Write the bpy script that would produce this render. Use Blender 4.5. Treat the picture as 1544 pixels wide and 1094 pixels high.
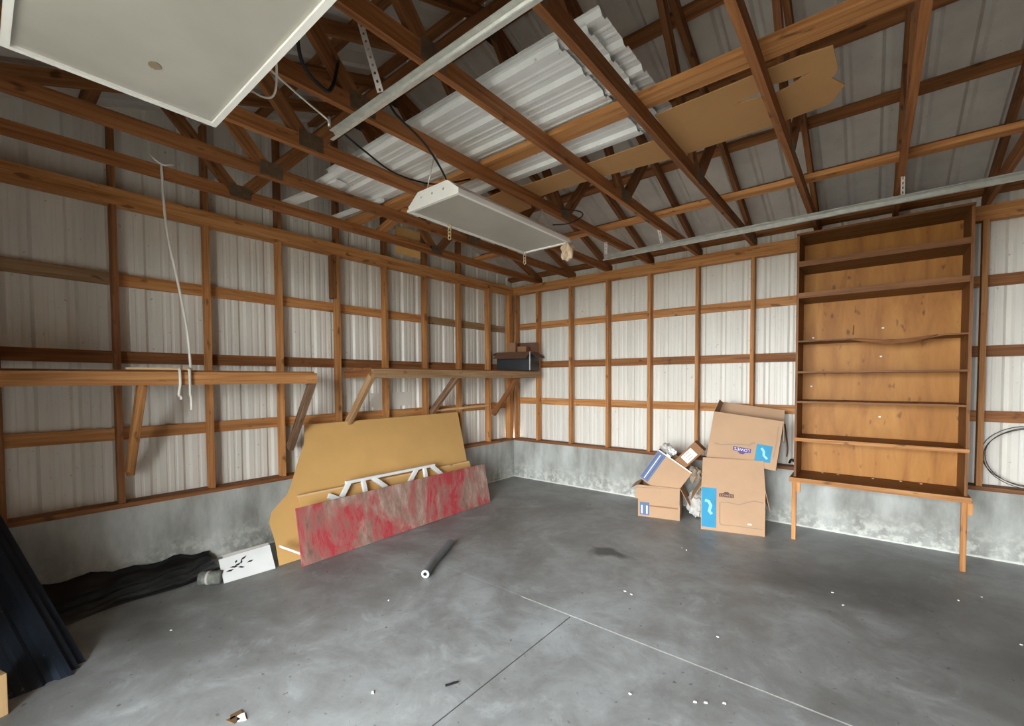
import bpy, bmesh, math, random
from mathutils import Vector, Matrix
from mathutils.geometry import tessellate_polygon
random.seed(7)
S = bpy.context.scene
for o in list(bpy.data.objects): bpy.data.objects.remove(o)
COL = S.collection

# ------------------------------------------------------------------ camera
cam = bpy.data.cameras.new('camera'); co = bpy.data.objects.new('camera', cam); COL.objects.link(co)
F, YAW, PIT, ROL = 663.05, .686, -.0315, -.0046
fw = Vector((-math.sin(YAW)*math.cos(PIT), math.cos(YAW)*math.cos(PIT), math.sin(PIT)))
rt = Vector((math.cos(YAW), math.sin(YAW), 0)); up = rt.cross(fw)
rt, up = math.cos(ROL)*rt+math.sin(ROL)*up, -math.sin(ROL)*rt+math.cos(ROL)*up
M = Matrix((rt, up, -fw)).transposed().to_4x4(); M.translation = (4.498, -5.537, 1.578)
co.matrix_world = M
cam.sensor_fit = 'HORIZONTAL'; cam.sensor_width = 36; cam.lens = F/1544*36
cam.shift_y = (592.32-547)/1544; cam.clip_start = .02
S.camera = co

# ------------------------------------------------------------------ light
W = bpy.data.worlds.new('sky'); S.world = W; W.use_nodes = True
nt = W.node_tree; nt.nodes.clear()
wo = nt.nodes.new('ShaderNodeOutputWorld'); bg = nt.nodes.new('ShaderNodeBackground')
bg.inputs[0].default_value = (.90, .96, 1.0, 1); bg.inputs[1].default_value = 9.0
nt.links.new(bg.outputs[0], wo.inputs[0])
DOOR_X0, DOOR_X1, DOOR_Z = 2.05, 4.9, 2.5
YF = -6.15                                     # inner face of the front wall
pl = bpy.data.lights.new('doorway_daylight', 'AREA'); pl.shape = 'RECTANGLE'
pl.size = DOOR_X1-DOOR_X0; pl.size_y = DOOR_Z; pl.cycles.is_portal = True
po = bpy.data.objects.new('doorway_daylight', pl); COL.objects.link(po)
po.location = ((DOOR_X0+DOOR_X1)/2, YF-.16, DOOR_Z/2); po.rotation_euler = (math.pi/2, 0, 0)
vs = S.view_settings
vs.view_transform = 'Standard'; vs.look = 'None'; vs.gamma = 1; vs.use_curve_mapping = False
vs.exposure = 1.92

# ------------------------------------------------------------------ materials
def srgb(r, g, b):
    f = lambda c: (c/255/12.92) if c/255 <= .04045 else ((c/255+.055)/1.055)**2.4
    return (f(r), f(g), f(b), 1)
def newmat(name, rough=.6, metal=0, spec=.5):
    m = bpy.data.materials.new(name); m.use_nodes = True
    b = m.node_tree.nodes['Principled BSDF']
    b.inputs['Roughness'].default_value = rough; b.inputs['Metallic'].default_value = metal
    b.inputs['Specular IOR Level'].default_value = spec
    return m, m.node_tree, b
def N(t, kind, **kw):
    n = t.nodes.new(kind)
    for k, v in kw.items():
        if k in n.inputs.keys(): n.inputs[k].default_value = v
        else: setattr(n, k, v)
    return n
def coords(t, scale=(1, 1, 1), rnd=True):
    tc = N(t, 'ShaderNodeTexCoord'); mp = N(t, 'ShaderNodeMapping'); mp.inputs['Scale'].default_value = scale
    if rnd:
        oi = N(t, 'ShaderNodeObjectInfo'); ml = N(t, 'ShaderNodeMath', operation='MULTIPLY'); ml.inputs[1].default_value = 37
        ad = N(t, 'ShaderNodeVectorMath', operation='ADD')
        t.links.new(oi.outputs['Random'], ml.inputs[0]); t.links.new(tc.outputs['Object'], ad.inputs[0])
        t.links.new(ml.outputs[0], ad.inputs[1]); t.links.new(ad.outputs[0], mp.inputs[0])
    else: t.links.new(tc.outputs['Object'], mp.inputs[0])
    return mp.outputs[0]
def noise(t, v, scale, detail=4, rough=.55, dist=0):
    n = N(t, 'ShaderNodeTexNoise', Scale=scale, Detail=detail, Roughness=rough, Distortion=dist)
    t.links.new(v, n.inputs['Vector']); return n.outputs['Fac']
def ramp(t, fac, stops):
    r = N(t, 'ShaderNodeValToRGB'); e = r.color_ramp.elements
    while len(e) < len(stops): e.new(.5)
    for i, (p, c) in enumerate(stops): e[i].position = p; e[i].color = c
    t.links.new(fac, r.inputs[0]); return r.outputs[0]
def mix(t, fac, a, b, mode='MIX'):
    m = N(t, 'ShaderNodeMix', data_type='RGBA', blend_type=mode)
    for s, v in ((0, fac), (6, a), (7, b)):
        if hasattr(v, 'is_linked') or isinstance(v, bpy.types.NodeSocket): t.links.new(v, m.inputs[s])
        else: m.inputs[s].default_value = v
    return m.outputs[2]
def bump(t, b, h, strength=.3, dist=.01):
    n = N(t, 'ShaderNodeBump', Strength=strength, Distance=dist)
    t.links.new(h, n.inputs['Height']); t.links.new(n.outputs[0], b.inputs['Normal'])
g = lambda v: (v, v, v, 1)

def wood_mat(name, dark, mid, light, rough=.65, var=.5, gs=14):
    m, t, b = newmat(name, rough, spec=.25)
    v = coords(t, (.6, gs, gs)); a = noise(t, v, 2.2, 5, .6, .6)
    c = ramp(t, a, [(.28, dark), (.5, mid), (.72, light)])
    kn = noise(t, coords(t, (2.2, 5, 5)), 3.3, 2, .4)
    c = mix(t, ramp(t, kn, [(.66, g(0)), (.74, g(.75))]), c, tuple(x*.45 for x in dark[:3])+(1,))
    oi = N(t, 'ShaderNodeObjectInfo')
    c2 = mix(t, ramp(t, oi.outputs['Random'], [(0, g(1-var*.55)), (.6, g(1)), (1, g(1+0*var))]), (0, 0, 0, 1), c)
    t.links.new(c2, b.inputs['Base Color']); bump(t, b, a, .15, .004)
    return m
MW = wood_mat('fir_lumber', srgb(148, 94, 52), srgb(194, 134, 80), srgb(216, 160, 104))
MWD = wood_mat('dark_fir_lumber', srgb(104, 64, 36), srgb(142, 92, 54), srgb(170, 116, 72))
MWC = wood_mat('truss_lumber', srgb(116, 70, 38), srgb(156, 100, 58), srgb(182, 124, 76))
MWG = wood_mat('weathered_lumber', srgb(140, 106, 72), srgb(172, 136, 98), srgb(194, 160, 122))
MWR = wood_mat('rough_bark_lumber', srgb(84, 62, 46), srgb(122, 94, 72), srgb(160, 130, 104), var=.3)
MPLY = wood_mat('oiled_plywood', srgb(156, 98, 40), srgb(180, 120, 54), srgb(196, 138, 68), .5, .12, 3)
MSHELF = wood_mat('brown_shelf_wood', srgb(104, 66, 36), srgb(132, 86, 48), srgb(154, 104, 60), .55, .2)
MPALE = wood_mat('pale_new_wood', srgb(206, 164, 112), srgb(222, 184, 134), srgb(234, 200, 154), .6, .1)

def sheet_mat(name, c0, c1, rough=.42):
    m, t, b = newmat(name, rough, spec=.4)
    v = coords(t, (3, 3, .5)); a = noise(t, v, 2.0, 4)
    c = ramp(t, a, [(.3, c0), (.7, c1)])
    d = noise(t, coords(t), 26, 2); c = mix(t, ramp(t, d, [(.70, g(0)), (.76, g(.45))]), c, srgb(120, 112, 100))
    t.links.new(c, b.inputs['Base Color']); return m
MSHEET = sheet_mat('white_backed_steel', srgb(220, 214, 202), srgb(231, 226, 215))
MBRNSTEEL = sheet_mat('brown_steel', srgb(104, 88, 72), srgb(120, 104, 88))  # brown picked for the unseen walls to cut bounced light
MROOF = sheet_mat('roof_steel_underside', srgb(190, 184, 176), srgb(206, 200, 190))  # same white-backed steel as the walls, coloured darker for the dim roof
MLOOSE = sheet_mat('loose_white_steel', srgb(222, 222, 218), srgb(236, 236, 232))
MNAVY = sheet_mat('navy_steel', srgb(24, 32, 42), srgb(36, 46, 58), .5)

def plain(name, col, rough=.6, metal=0, spec=.4, var=.12, scale=6):
    m, t, b = newmat(name, rough, metal, spec)
    a = noise(t, coords(t), scale, 4)
    lo = tuple(x*(1-var) for x in col[:3])+(1,); hi = tuple(min(1, x*(1+var)) for x in col[:3])+(1,)
    t.links.new(ramp(t, a, [(.3, lo), (.7, hi)]), b.inputs['Base Color'])
    return m
MENAM = plain('white_enamel', srgb(236, 234, 228), .35, var=.05)
MGALV = plain('galvanised_steel', srgb(206, 206, 200), .4, .6, var=.15, scale=18)
MPLATE = plain('nail_plate_steel', srgb(122, 100, 80), .5, .6, var=.2, scale=30)
MROPE = plain('pale_rope', srgb(226, 220, 208), .9)
MBLACK = plain('black_rubber', srgb(26, 25, 25), .6)
MBRASS = plain('brass_chain', srgb(206, 186, 150), .4, .5)
MTARP = plain('black_plastic', srgb(22, 22, 24), .28, spec=.5, var=.3)
MCARD = plain('kraft_cardboard', srgb(186, 150, 118), .85, var=.06, scale=3)
MCARD2 = plain('brown_cardboard', srgb(150, 108, 76), .85, var=.1, scale=3)
MDCARD = plain('dark_cardboard', srgb(112, 78, 58), .85, var=.1)
MTAN = plain('tan_hardboard', srgb(218, 172, 106), .62, var=.07, scale=2)
MCEILCARD = plain('ceiling_cardboard', srgb(178, 134, 86), .85, var=.08, scale=2)
MWHITE = plain('white_paint', srgb(238, 238, 234), .55, var=.05)
MPAPER = plain('white_label', srgb(240, 236, 226), .7, var=.03)
MBLUE = plain('blue_print', srgb(52, 142, 178), .7, var=.08)
MBLUEG = plain('slate_blue_print', srgb(96, 116, 146), .7, var=.08)
MPURP = plain('purple_print', srgb(92, 74, 130), .7, var=.05)
MBROWNP = plain('brown_print', srgb(98, 70, 62), .7, var=.05)
MGREYP = plain('grey_print', srgb(150, 132, 112), .8, var=.05)
MGREYB = plain('pale_blue_print', srgb(150, 205, 226), .7, var=.05)
MFOAM = plain('grey_foam', srgb(118, 120, 122), .8, var=.15)
MDARKBOX = plain('black_plastic_crate', srgb(40, 42, 44), .45, var=.2)
MCARPET = plain('grey_striped_roll', srgb(120, 122, 112), .9, var=.4, scale=30)
MWIRE = plain('dark_wire', srgb(70, 70, 66), .5, .5)
MBONE = plain('grey_white_plastic', srgb(196, 192, 184), .7, var=.1)
MLEAF = plain('dry_leaf', srgb(96, 70, 46), .8, var=.3)

# acrylic lens of the shop lights
MLENS, t, b = newmat('acrylic_lens', .4, spec=.4)
a = noise(t, coords(t, rnd=False), 2.5, 3); d = noise(t, coords(t, rnd=False), 5, 1, .3)
c = ramp(t, a, [(.35, srgb(166, 162, 152)), (.7, srgb(180, 176, 166))])
t.links.new(c, b.inputs['Base Color'])

# floor concrete
MFLOOR, t, b = newmat('floor_concrete', .5, spec=.45)
gc = N(t, 'ShaderNodeNewGeometry').outputs['Position']
a1 = noise(t, gc, .8, 8, .66, .6); a2 = noise(t, gc, 3.2, 9, .72, .5); a3 = noise(t, gc, 28, 3)
c = ramp(t, a1, [(.3, srgb(118, 118, 115)), (.5, srgb(146, 148, 147)), (.7, srgb(170, 175, 176))])
c = mix(t, ramp(t, a2, [(.34, g(.45)), (.52, g(0))]), c, srgb(100, 98, 94))
c = mix(t, ramp(t, a2, [(.54, g(0)), (.72, g(.5))]), c, srgb(190, 195, 195))
c = mix(t, ramp(t, a3, [(.68, g(0)), (.72, g(.6))]), c, srgb(60, 58, 56))
n5 = noise(t, gc, 11, 1, .3); c = mix(t, ramp(t, n5, [(.80, g(0)), (.83, g(.6))]), c, srgb(54, 52, 50))
def blob(cx, cy, rx, ry, ang, lo=.55, hi=1.0):
    mp = N(t, 'ShaderNodeMapping', vector_type='TEXTURE'); mp.inputs['Location'].default_value = (cx, cy, 0)
    mp.inputs['Rotation'].default_value = (0, 0, ang); mp.inputs['Scale'].default_value = (rx, ry, 1)
    nn = N(t, 'ShaderNodeTexNoise', Scale=3.2, Detail=5); t.links.new(gc, nn.inputs['Vector'])
    va = N(t, 'ShaderNodeVectorMath', operation='MULTIPLY_ADD'); va.inputs[1].default_value = (.5, .5, 0)
    t.links.new(nn.outputs['Color'], va.inputs[0]); t.links.new(gc, va.inputs[2])
    sb = N(t, 'ShaderNodeVectorMath', operation='SUBTRACT'); sb.inputs[1].default_value = (.25, .25, 0)
    t.links.new(va.outputs[0], sb.inputs[0]); t.links.new(sb.outputs[0], mp.inputs[0])
    ln = N(t, 'ShaderNodeVectorMath', operation='LENGTH'); t.links.new(mp.outputs[0], ln.inputs[0])
    return ramp(t, ln.outputs['Value'], [(lo, g(1)), (hi, g(0))])
c = mix(t, mix(t, 1.0, blob(2.70, -1.97, .26, .13, .3, .5, .95), g(.75), 'MULTIPLY'), c, srgb(40, 40, 36))
for s in ((4.5, -1.35, 1.2, .55, .1, .5), (5.3, -2.0, .9, .6, .2, .55), (.75, -4.9, .5, .35, 0, .55), (1.75, -1.0, .28, .7, .1, .3)):
    c = mix(t, mix(t, 1.0, blob(*s[:5], .2, 1.0), g(s[5]), 'MULTIPLY'), c, srgb(66, 64, 62))
t.links.new(c, b.inputs['Base Color'])
t.links.new(ramp(t, a2, [(.3, g(.36)), (.7, g(.62))]), b.inputs['Roughness']); bump(t, b, a3, .08, .004)

# stem wall concrete
MSTEM, t, b = newmat('stem_wall_concrete', .85, spec=.3)
gc = N(t, 'ShaderNodeNewGeometry').outputs['Position']
mp = N(t, 'ShaderNodeMapping'); mp.inputs['Scale'].default_value = (1, 1, .35); t.links.new(gc, mp.inputs[0])
a1 = noise(t, mp.outputs[0], 3.2, 6, .62); a2 = noise(t, gc, 13, 5, .65)
c = ramp(t, a1, [(.3, srgb(132, 130, 122)), (.5, srgb(168, 168, 161)), (.7, srgb(196, 197, 192))])
sx = N(t, 'ShaderNodeSeparateXYZ'); t.links.new(gc, sx.inputs[0])
lo = ramp(t, sx.outputs['Z'], [(0.0, g(1)), (.30, g(0))]); ef = ramp(t, a2, [(.46, g(0)), (.6, g(.9))])
c = mix(t, mix(t, 1.0, lo, ef, 'MULTIPLY'), c, srgb(216, 216, 204))
c = mix(t, ramp(t, sx.outputs['Z'], [(.010, g(.8)), (.022, g(0))]), c, srgb(226, 224, 214))
t.links.new(c, b.inputs['Base Color']); bump(t, b, a2, .25, .01)

# red paint over weathered plywood
MRED, t, b = newmat('worn_red_paint', .75, spec=.25)
v = coords(t, (1, 1, 1), False); a1 = noise(t, coords(t, (1, 1.3, .7), False), 1.9, 5, .65, .5); a2 = noise(t, coords(t, (3, 2.2, .5), False), 5, 6, .7)
base = ramp(t, a2, [(.3, srgb(120, 92, 80)), (.5, srgb(158, 128, 114)), (.7, srgb(190, 164, 150))])
mr = mix(t, 1.0, ramp(t, a1, [(.44, g(0)), (.54, g(1))]), ramp(t, a2, [(.38, g(.25)), (.55, g(1))]), 'MULTIPLY')
t.links.new(mix(t, mr, base, srgb(172, 62, 68)), b.inputs['Base Color'])

# ------------------------------------------------------------------ builders
def world(o):
    m = o.matrix_basis.copy()
    return (world(o.parent) @ o.matrix_parent_inverse @ m) if o.parent else m
def setparent(o, p, local=False):
    if p is None: return
    o.parent = p
    if not local: o.matrix_parent_inverse = world(p).inverted()
def obj(name, me, parent=None, loc=(0, 0, 0), rot=None, local=False):
    o = bpy.data.objects.new(name, me); COL.objects.link(o)
    if isinstance(rot, Matrix): o.matrix_basis = Matrix.Translation(Vector(loc)) @ rot.to_4x4()
    else:
        o.location = loc
        if rot: o.rotation_euler = rot
    setparent(o, parent, local); return o
def tag(o, label=None, cat=None, group=None, kind=None):
    for k, v in (('label', label), ('category', cat), ('group', group), ('kind', kind)):
        if v: o[k] = v
    return o
def empty(name, loc=(0, 0, 0), rot=None):
    o = bpy.data.objects.new(name, None); COL.objects.link(o); o.location = loc; o.empty_display_size = .1
    if rot: o.rotation_euler = rot
    return o
def thing(name, label, cat, loc=(0, 0, 0), rot=None, group=None): return tag(empty(name, loc, rot), label, cat, group)
def mesh(name, v, f, mat, smooth=False):
    me = bpy.data.meshes.new(name); me.from_pydata([tuple(x) for x in v], [], f); me.materials.append(mat)
    bm = bmesh.new(); bm.from_mesh(me); bmesh.ops.recalc_face_normals(bm, faces=bm.faces); bm.to_mesh(me); bm.free()
    if smooth: me.polygons.foreach_set('use_smooth', [True]*len(me.polygons))
    me.update(); return me
CACHE = {}
def box_mesh(x, y, z, mat, bev=0):
    k = (round(x, 3), round(y, 3), round(z, 3), mat.name, bev)
    if k not in CACHE:
        me = bpy.data.meshes.new('board'); bm = bmesh.new(); bmesh.ops.create_cube(bm, size=1)
        for v in bm.verts: v.co = Vector((v.co.x*x, v.co.y*y, v.co.z*z))
        if bev: bmesh.ops.bevel(bm, geom=bm.edges[:], offset=bev, segments=1, affect='EDGES')
        bm.to_mesh(me); bm.free(); me.materials.append(mat); CACHE[k] = me
    return CACHE[k]
def box(name, lo, hi, mat, parent=None, bev=0, local=False):
    lo, hi = Vector(lo), Vector(hi); d = hi-lo
    return obj(name, box_mesh(abs(d.x), abs(d.y), abs(d.z), mat, bev), parent, (lo+hi)/2, local=local)
def lumber(name, p0, p1, w, h, mat, parent=None, upv=(0, 0, 1), bev=0, local=False):
    p0, p1 = Vector(p0), Vector(p1); x = (p1-p0); L = x.length; x.normalize()
    y = Vector(upv).cross(x)
    if y.length < 1e-4: y = Vector((0, 1, 0)).cross(x)
    y.normalize(); z = x.cross(y)
    return obj(name, box_mesh(L, w, h, mat, bev), parent, (p0+p1)/2, Matrix((x, y, z)).transposed(), local)
def tube_mesh(pts, r, mat, n=8, close=False, caps=True):
    pts = [Vector(p) for p in pts]; vs, fs = [], []; m = len(pts); prev = None
    for i, p in enumerate(pts):
        if close: d = pts[(i+1) % m]-pts[i-1]
        else: d = pts[min(i+1, m-1)]-pts[max(i-1, 0)]
        d.normalize()
        a = prev if prev is not None else (Vector((0, 0, 1)) if abs(d.z) < .9 else Vector((1, 0, 0)))
        u = (a-d*a.dot(d)).normalized(); prev = u; w = d.cross(u); rr = r[i] if isinstance(r, (list, tuple)) else r
        for k in range(n):
            q = 2*math.pi*k/n; vs.append(p+(u*math.cos(q)+w*math.sin(q))*rr)
    for i in range(m if close else m-1):
        for k in range(n):
            a, c = i*n+k, i*n+(k+1) % n; j = (i+1) % m
            fs.append((a, c, j*n+(k+1) % n, j*n+k))
    if caps and not close: fs += [tuple(range(n)), tuple(range((m-1)*n, m*n))]
    return mesh('tube', vs, fs, mat, True)
def tube(name, pts, r, mat, parent=None, n=8, close=False, local=False):
    o = Vector(pts[0]); return obj(name, tube_mesh([Vector(p)-o for p in pts], r, mat, n, close), parent, o, local=local)
def spline(pts, k=8):
    pts = [Vector(p) for p in pts]; q = [pts[0]*2-pts[1]]+pts+[pts[-1]*2-pts[-2]]; out = []
    for i in range(1, len(q)-2):
        a, b_, c_, d_ = q[i-1:i+3]
        for s in range(k):
            u = s/k
            out.append(.5*((2*b_)+(c_-a)*u+(2*a-5*b_+4*c_-d_)*u*u+(3*b_-a-3*c_+d_)*u**3))
    return out+[pts[-1]]
def prism_mesh(outer, thick, mat, holes=(), frame=None):
    """flat outline (u,v) extruded along n; frame = (origin, u, v)"""
    loops = [list(outer)]+[list(h) for h in holes]; flat = [p for l in loops for p in l]
    tris = tessellate_polygon([[Vector((p[0], p[1], 0)) for p in l] for l in loops]); n = len(flat)
    O, U, V = frame if frame else (Vector((0, 0, 0)), Vector((1, 0, 0)), Vector((0, 1, 0)))
    O, U, V = Vector(O), Vector(U), Vector(V); NN = U.cross(V).normalized()
    vs = [O+U*p[0]+V*p[1]+NN*(thick/2) for p in flat]+[O+U*p[0]+V*p[1]-NN*(thick/2) for p in flat]
    fs = [tuple(t_) for t_ in tris]+[tuple(reversed([i+n for i in t_])) for t_ in tris]
    s = 0
    for l in loops:
        for i in range(len(l)):
            a, c = s+i, s+(i+1) % len(l); fs.append((a, c, c+n, a+n))
        s += len(l)
    return mesh('plate', vs, fs, mat)
def prism(name, outer, thick, mat, parent=None, frame=None, holes=(), local=False):
    f = (Vector((0, 0, 0)),)+tuple(frame[1:]) if frame else None
    return obj(name, prism_mesh(outer, thick, mat, holes, f), parent, frame[0] if frame else (0, 0, 0), local=local)

# ribbed steel profile across u (0..w), depth d outwards
def profile(w=.914, pitch=.2286, D=.019, MN=(.09, .145)):
    p = []; k = 0
    while k*pitch < w-.03:
        u = k*pitch+.05
        p += [(u-.034, 0), (u-.014, D), (u+.014, D), (u+.034, 0)]
        for m_ in MN: p += [(u+m_-.014, 0), (u+m_-.006, .003), (u+m_+.006, .003), (u+m_+.014, 0)]
        k += 1
    p = [(u, d) for u, d in p if 0 < u < w]
    return [(0, 0)]+p+[(w-.004, 0), (w+.018, .0022)]
def ribbed(name, O, U, V, out, vlen, mat, parent, w=.914, vtop=None, th=.0018, key=None, D=.019, MN=(.09, .145)):
    """sheet from O: profile along U, running along V for vlen (or vtop(u)), ribs towards out"""
    O, U, V, out = Vector(O), Vector(U), Vector(V), Vector(out); pr = profile(w, D=D, MN=MN); n = len(pr)
    if key is None or key not in CACHE:
        vs = []
        for (u, d) in pr:
            L = vtop(u) if vtop else vlen; vs += [U*u+out*d, U*u+out*d+V*L]
        vs += [v+out*th for v in vs]
        fs = []
        for i in range(n-1):
            a = 2*i; fs.append((a, a+2, a+3, a+1)); q = a+2*n; fs.append((q, q+1, q+3, q+2))
        for i in range(n-1):
            a = 2*i; q = a+2*n; fs.append((a, q, q+2, a+2)); fs.append((a+1, a+3, q+3, q+1))
        fs += [(0, 1, 2*n+1, 2*n), (2*n-2, 4*n-2, 4*n-1, 2*n-1)]
        me = mesh('ribbed_sheet', vs, fs, mat)
        if key: CACHE[key] = me
    else: me = CACHE[key]
    return obj(name, me, parent, O)

# ------------------------------------------------------------------ dimensions
LX, ZC, ZS, ZP, ZT = 6.05, .592, .628, 2.925, 3.05        # room width, stem top, sill top, plate bottom/top
SL = .36; YR = -3.075
LS = [-.57-.609*k for k in range(9)]                       # stud positions, left wall
BS = [.465+.5965*k for k in range(10)]                     # stud positions, back wall
TX = BS                                                    # trusses stand over the studs
def zr(y): return 3.09+SL*(-y if y > YR else y-2*YR)       # underside of the rafters
RC = math.sqrt(1+SL*SL)
zroof = lambda y: zr(y)+.095*RC+.040*RC                    # underside of the roof steel
DZ = .10                                                   # thickness of girt zone behind the studs

# ------------------------------------------------------------------ floor
fl = tag(empty('floor', (3, -3, 0)), kind='structure')
JX, JY = 2.972, -3.062
box('slab', (-.2, JY+.006, -.12), (LX+.2, .2, 0), MFLOOR, fl)
for (x0, x1) in ((-.2, JX-.004), (JX+.004, LX+.2)): box('slab', (x0, YF-.2, -.12), (x1, JY-.006, 0), MFLOOR, fl)
MJOINT = plain('joint_filler', srgb(206, 204, 194), .9, var=.2, scale=9); MJD = plain('joint_dirt', srgb(70, 66, 60), .9)
box('joint_filler', (2.55, JY-.006, -.12), (LX+.2, JY+.006, -.001), MJOINT, fl)
box('joint_filler', (-.2, JY-.006, -.12), (2.55, JY+.006, -.0005), MFLOOR, fl)
box('joint_dirt', (JX-.004, YF-.2, -.12), (JX+.004, JY-.006, -.003), MJD, fl)
MGRAV, t, b = newmat('bounce_gravel', .95)
t.links.new(ramp(t, noise(t, coords(t, rnd=False), 14, 6, .7), [(.3, srgb(98, 96, 88)), (.7, srgb(140, 136, 126))]), b.inputs['Base Color'])
tag(box('ground', (-25, -40, -.2), (30, YF-.2, -.03), MGRAV), kind='structure')  # unseen ground outside, added to bounce daylight up to the roof

# unseen walls and roof added outside the doorway to narrow the daylight
MNB = plain('blocker_siding', srgb(118, 112, 102), .9, var=.15)
for nm, x0, x1 in (('wall_blocker_west', .95, 1.1), ('wall_blocker_east', 6.0, 6.15)):
    tag(box(nm, (x0, -8.3, -.1), (x1, YF-.22, 2.72), MNB), kind='structure')
tag(box('ceiling_blocker', (.6, -8.5, 2.72), (6.5, YF-.22, 2.85), MNB), kind='structure')
# ------------------------------------------------------------------ left wall (gable)
wl = tag(empty('wall_left', (0, -3, 0)), kind='structure')
box('stem_wall', (-.2, YF-.2, -.1), (.012, .012, ZC), MSTEM, wl)
lumber('sill', (-.05, YF, ZC+.018), (-.05, 0, ZC+.018), .14, .036, MWD, wl)
for i, y in enumerate(LS):
    top = ZP
    lumber('stud', (-.045, y, ZS), (-.045, y, top), .038, .089, [MW, MW, MW, MW, MW, MW, MW, MWD, MWD][i], wl, upv=(1, 0, 0))
    if i > 0: lumber('gable_stud', (-.045, y, ZT), (-.045, y, zr(y)), .038, .089, MWD, wl, upv=(1, 0, 0))
lumber('cripple_stud', (-.045, LS[4]-.045, 2.46), (-.045, LS[4]-.045, ZP), .038, .089, MWD, wl, upv=(1, 0, 0))
for y in (-.035, -.08): lumber('corner_stud', (-.045, y, ZS), (-.045, y, ZP), .038, .089, MW, wl, upv=(1, 0, 0))
lumber('top_plate', (-.043, YF, (ZP+ZT)/2), (-.043, 0, (ZP+ZT)/2), .093, ZT-ZP, MW, wl)
ye = [YF]+[LS[7], LS[5], LS[2], -.1]
for z, ms in ((1.16, (MW, MW, MW, MW)), (1.765, (MWD, MWD, MWD, MWD)), (2.375, (MWG, MW, MW, MWG))):
    for k in range(4):
        mm = ms[k]
        lumber('girt', (-.109, ye[k], z+.012*(k == 0)), (-.109, ye[k+1]+(.02 if k < 3 else 0), z), .036, .095, mm, wl)
k = 0; y = YF-.1
while y < .05:
    yy = y
    ribbed('metal_panel', (-.13, y, ZC), (0, 1, 0), (0, 0, 1), (-1, 0, 0), 0, MSHEET, wl, vtop=lambda u: zroof(yy+u)-ZC+.012)
    y += .914; k += 1
box('metal_patch', (-.1295, -2.55, 1.25), (-.127, -1.95, 1.42), MSHEET, wl)
# ------------------------------------------------------------------ back wall
wb = tag(empty('wall_back', (3, 0, 0)), kind='structure')
box('stem_wall', (.012, -.012, -.1), (LX, .2, ZC), MSTEM, wb)
lumber('sill', (0, .05, ZC+.018), (LX, .05, ZC+.018), .14, .036, MWD, wb)
for i, x in enumerate(BS):
    lumber('stud', (x, .045, ZS), (x, .045, ZP), .038, .089, MW, wb, upv=(0, 1, 0))
for x in (.035,): lumber('corner_stud', (x, .045, ZS), (x, .045, ZP), .038, .089, MW, wb, upv=(0, 1, 0))
lumber('top_plate', (0, .043, (ZP+ZT)/2), (LX, .043, (ZP+ZT)/2), .093, ZT-ZP, MW, wb)
xe = [.06, BS[2], BS[5], BS[8], LX]
for z in (1.232, 1.805, 2.418):
    for k in range(4): lumber('girt', (xe[k], .109, z), (xe[k+1], .109, z), .036, .097, (MW, MW, MW, MWD)[k] if z != 1.805 else MWD, wb)
x = -.13
while x < LX:
    ribbed('metal_panel', (x, .13, ZC), (1, 0, 0), (0, 0, 1), (0, 1, 0), zroof(.13)-ZC+.012, MSHEET, wb, key='backpanel'); x += .914
# ------------------------------------------------------------------ right wall with closed sectional door
wr = tag(empty('wall_right', (LX, -3, 0)), kind='structure')
for (y0, y1) in ((YF-.2, -4.32), (-1.08, .2)):
    box('stem_wall', (LX, y0, -.1), (LX+.2, y1, ZC), MSTEM, wr)
    yy = y0
    while yy < y1-.1:
        w = min(.914, y1-yy); y_ = yy
        ribbed('metal_panel', (LX+.13, yy, ZC), (0, 1, 0), (0, 0, 1), (1, 0, 0), 0, MBRNSTEEL, wr, w=w, vtop=lambda u: zroof(y_+u)-ZC-.01); yy += .914
yy = -4.32
while yy < -1.1:
    w = min(.914, -1.08-yy); y_ = yy
    ribbed('metal_panel', (LX+.13, yy, 2.5), (0, 1, 0), (0, 0, 1), (1, 0, 0), 0, MBRNSTEEL, wr, w=w, vtop=lambda u: zroof(y_+u)-2.51); yy += .914
for y in (-5.5, -4.9, -4.34, -1.06, -.5): lumber('stud', (LX+.045, y, ZS if y not in (-4.34, -1.06) else 0), (LX+.045, y, ZP), .038, .089, MW, wr, upv=(1, 0, 0))
lumber('top_plate', (LX+.043, YF, (ZP+ZT)/2), (LX+.043, 0, (ZP+ZT)/2), .093, ZT-ZP, MW, wr)
lumber('door_header', (LX+.043, -4.36, 2.56), (LX+.043, -1.04, 2.56), .09, .14, MW, wr)
dr = tag(empty('door_1', (LX+.1, -2.7, 0)), kind='structure')
for k in range(4): box('door_section', (LX+.08, -4.32, .01+k*.622), (LX+.12, -1.08, .01+k*.622+.616), MBRNSTEEL, dr, bev=.006)
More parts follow.
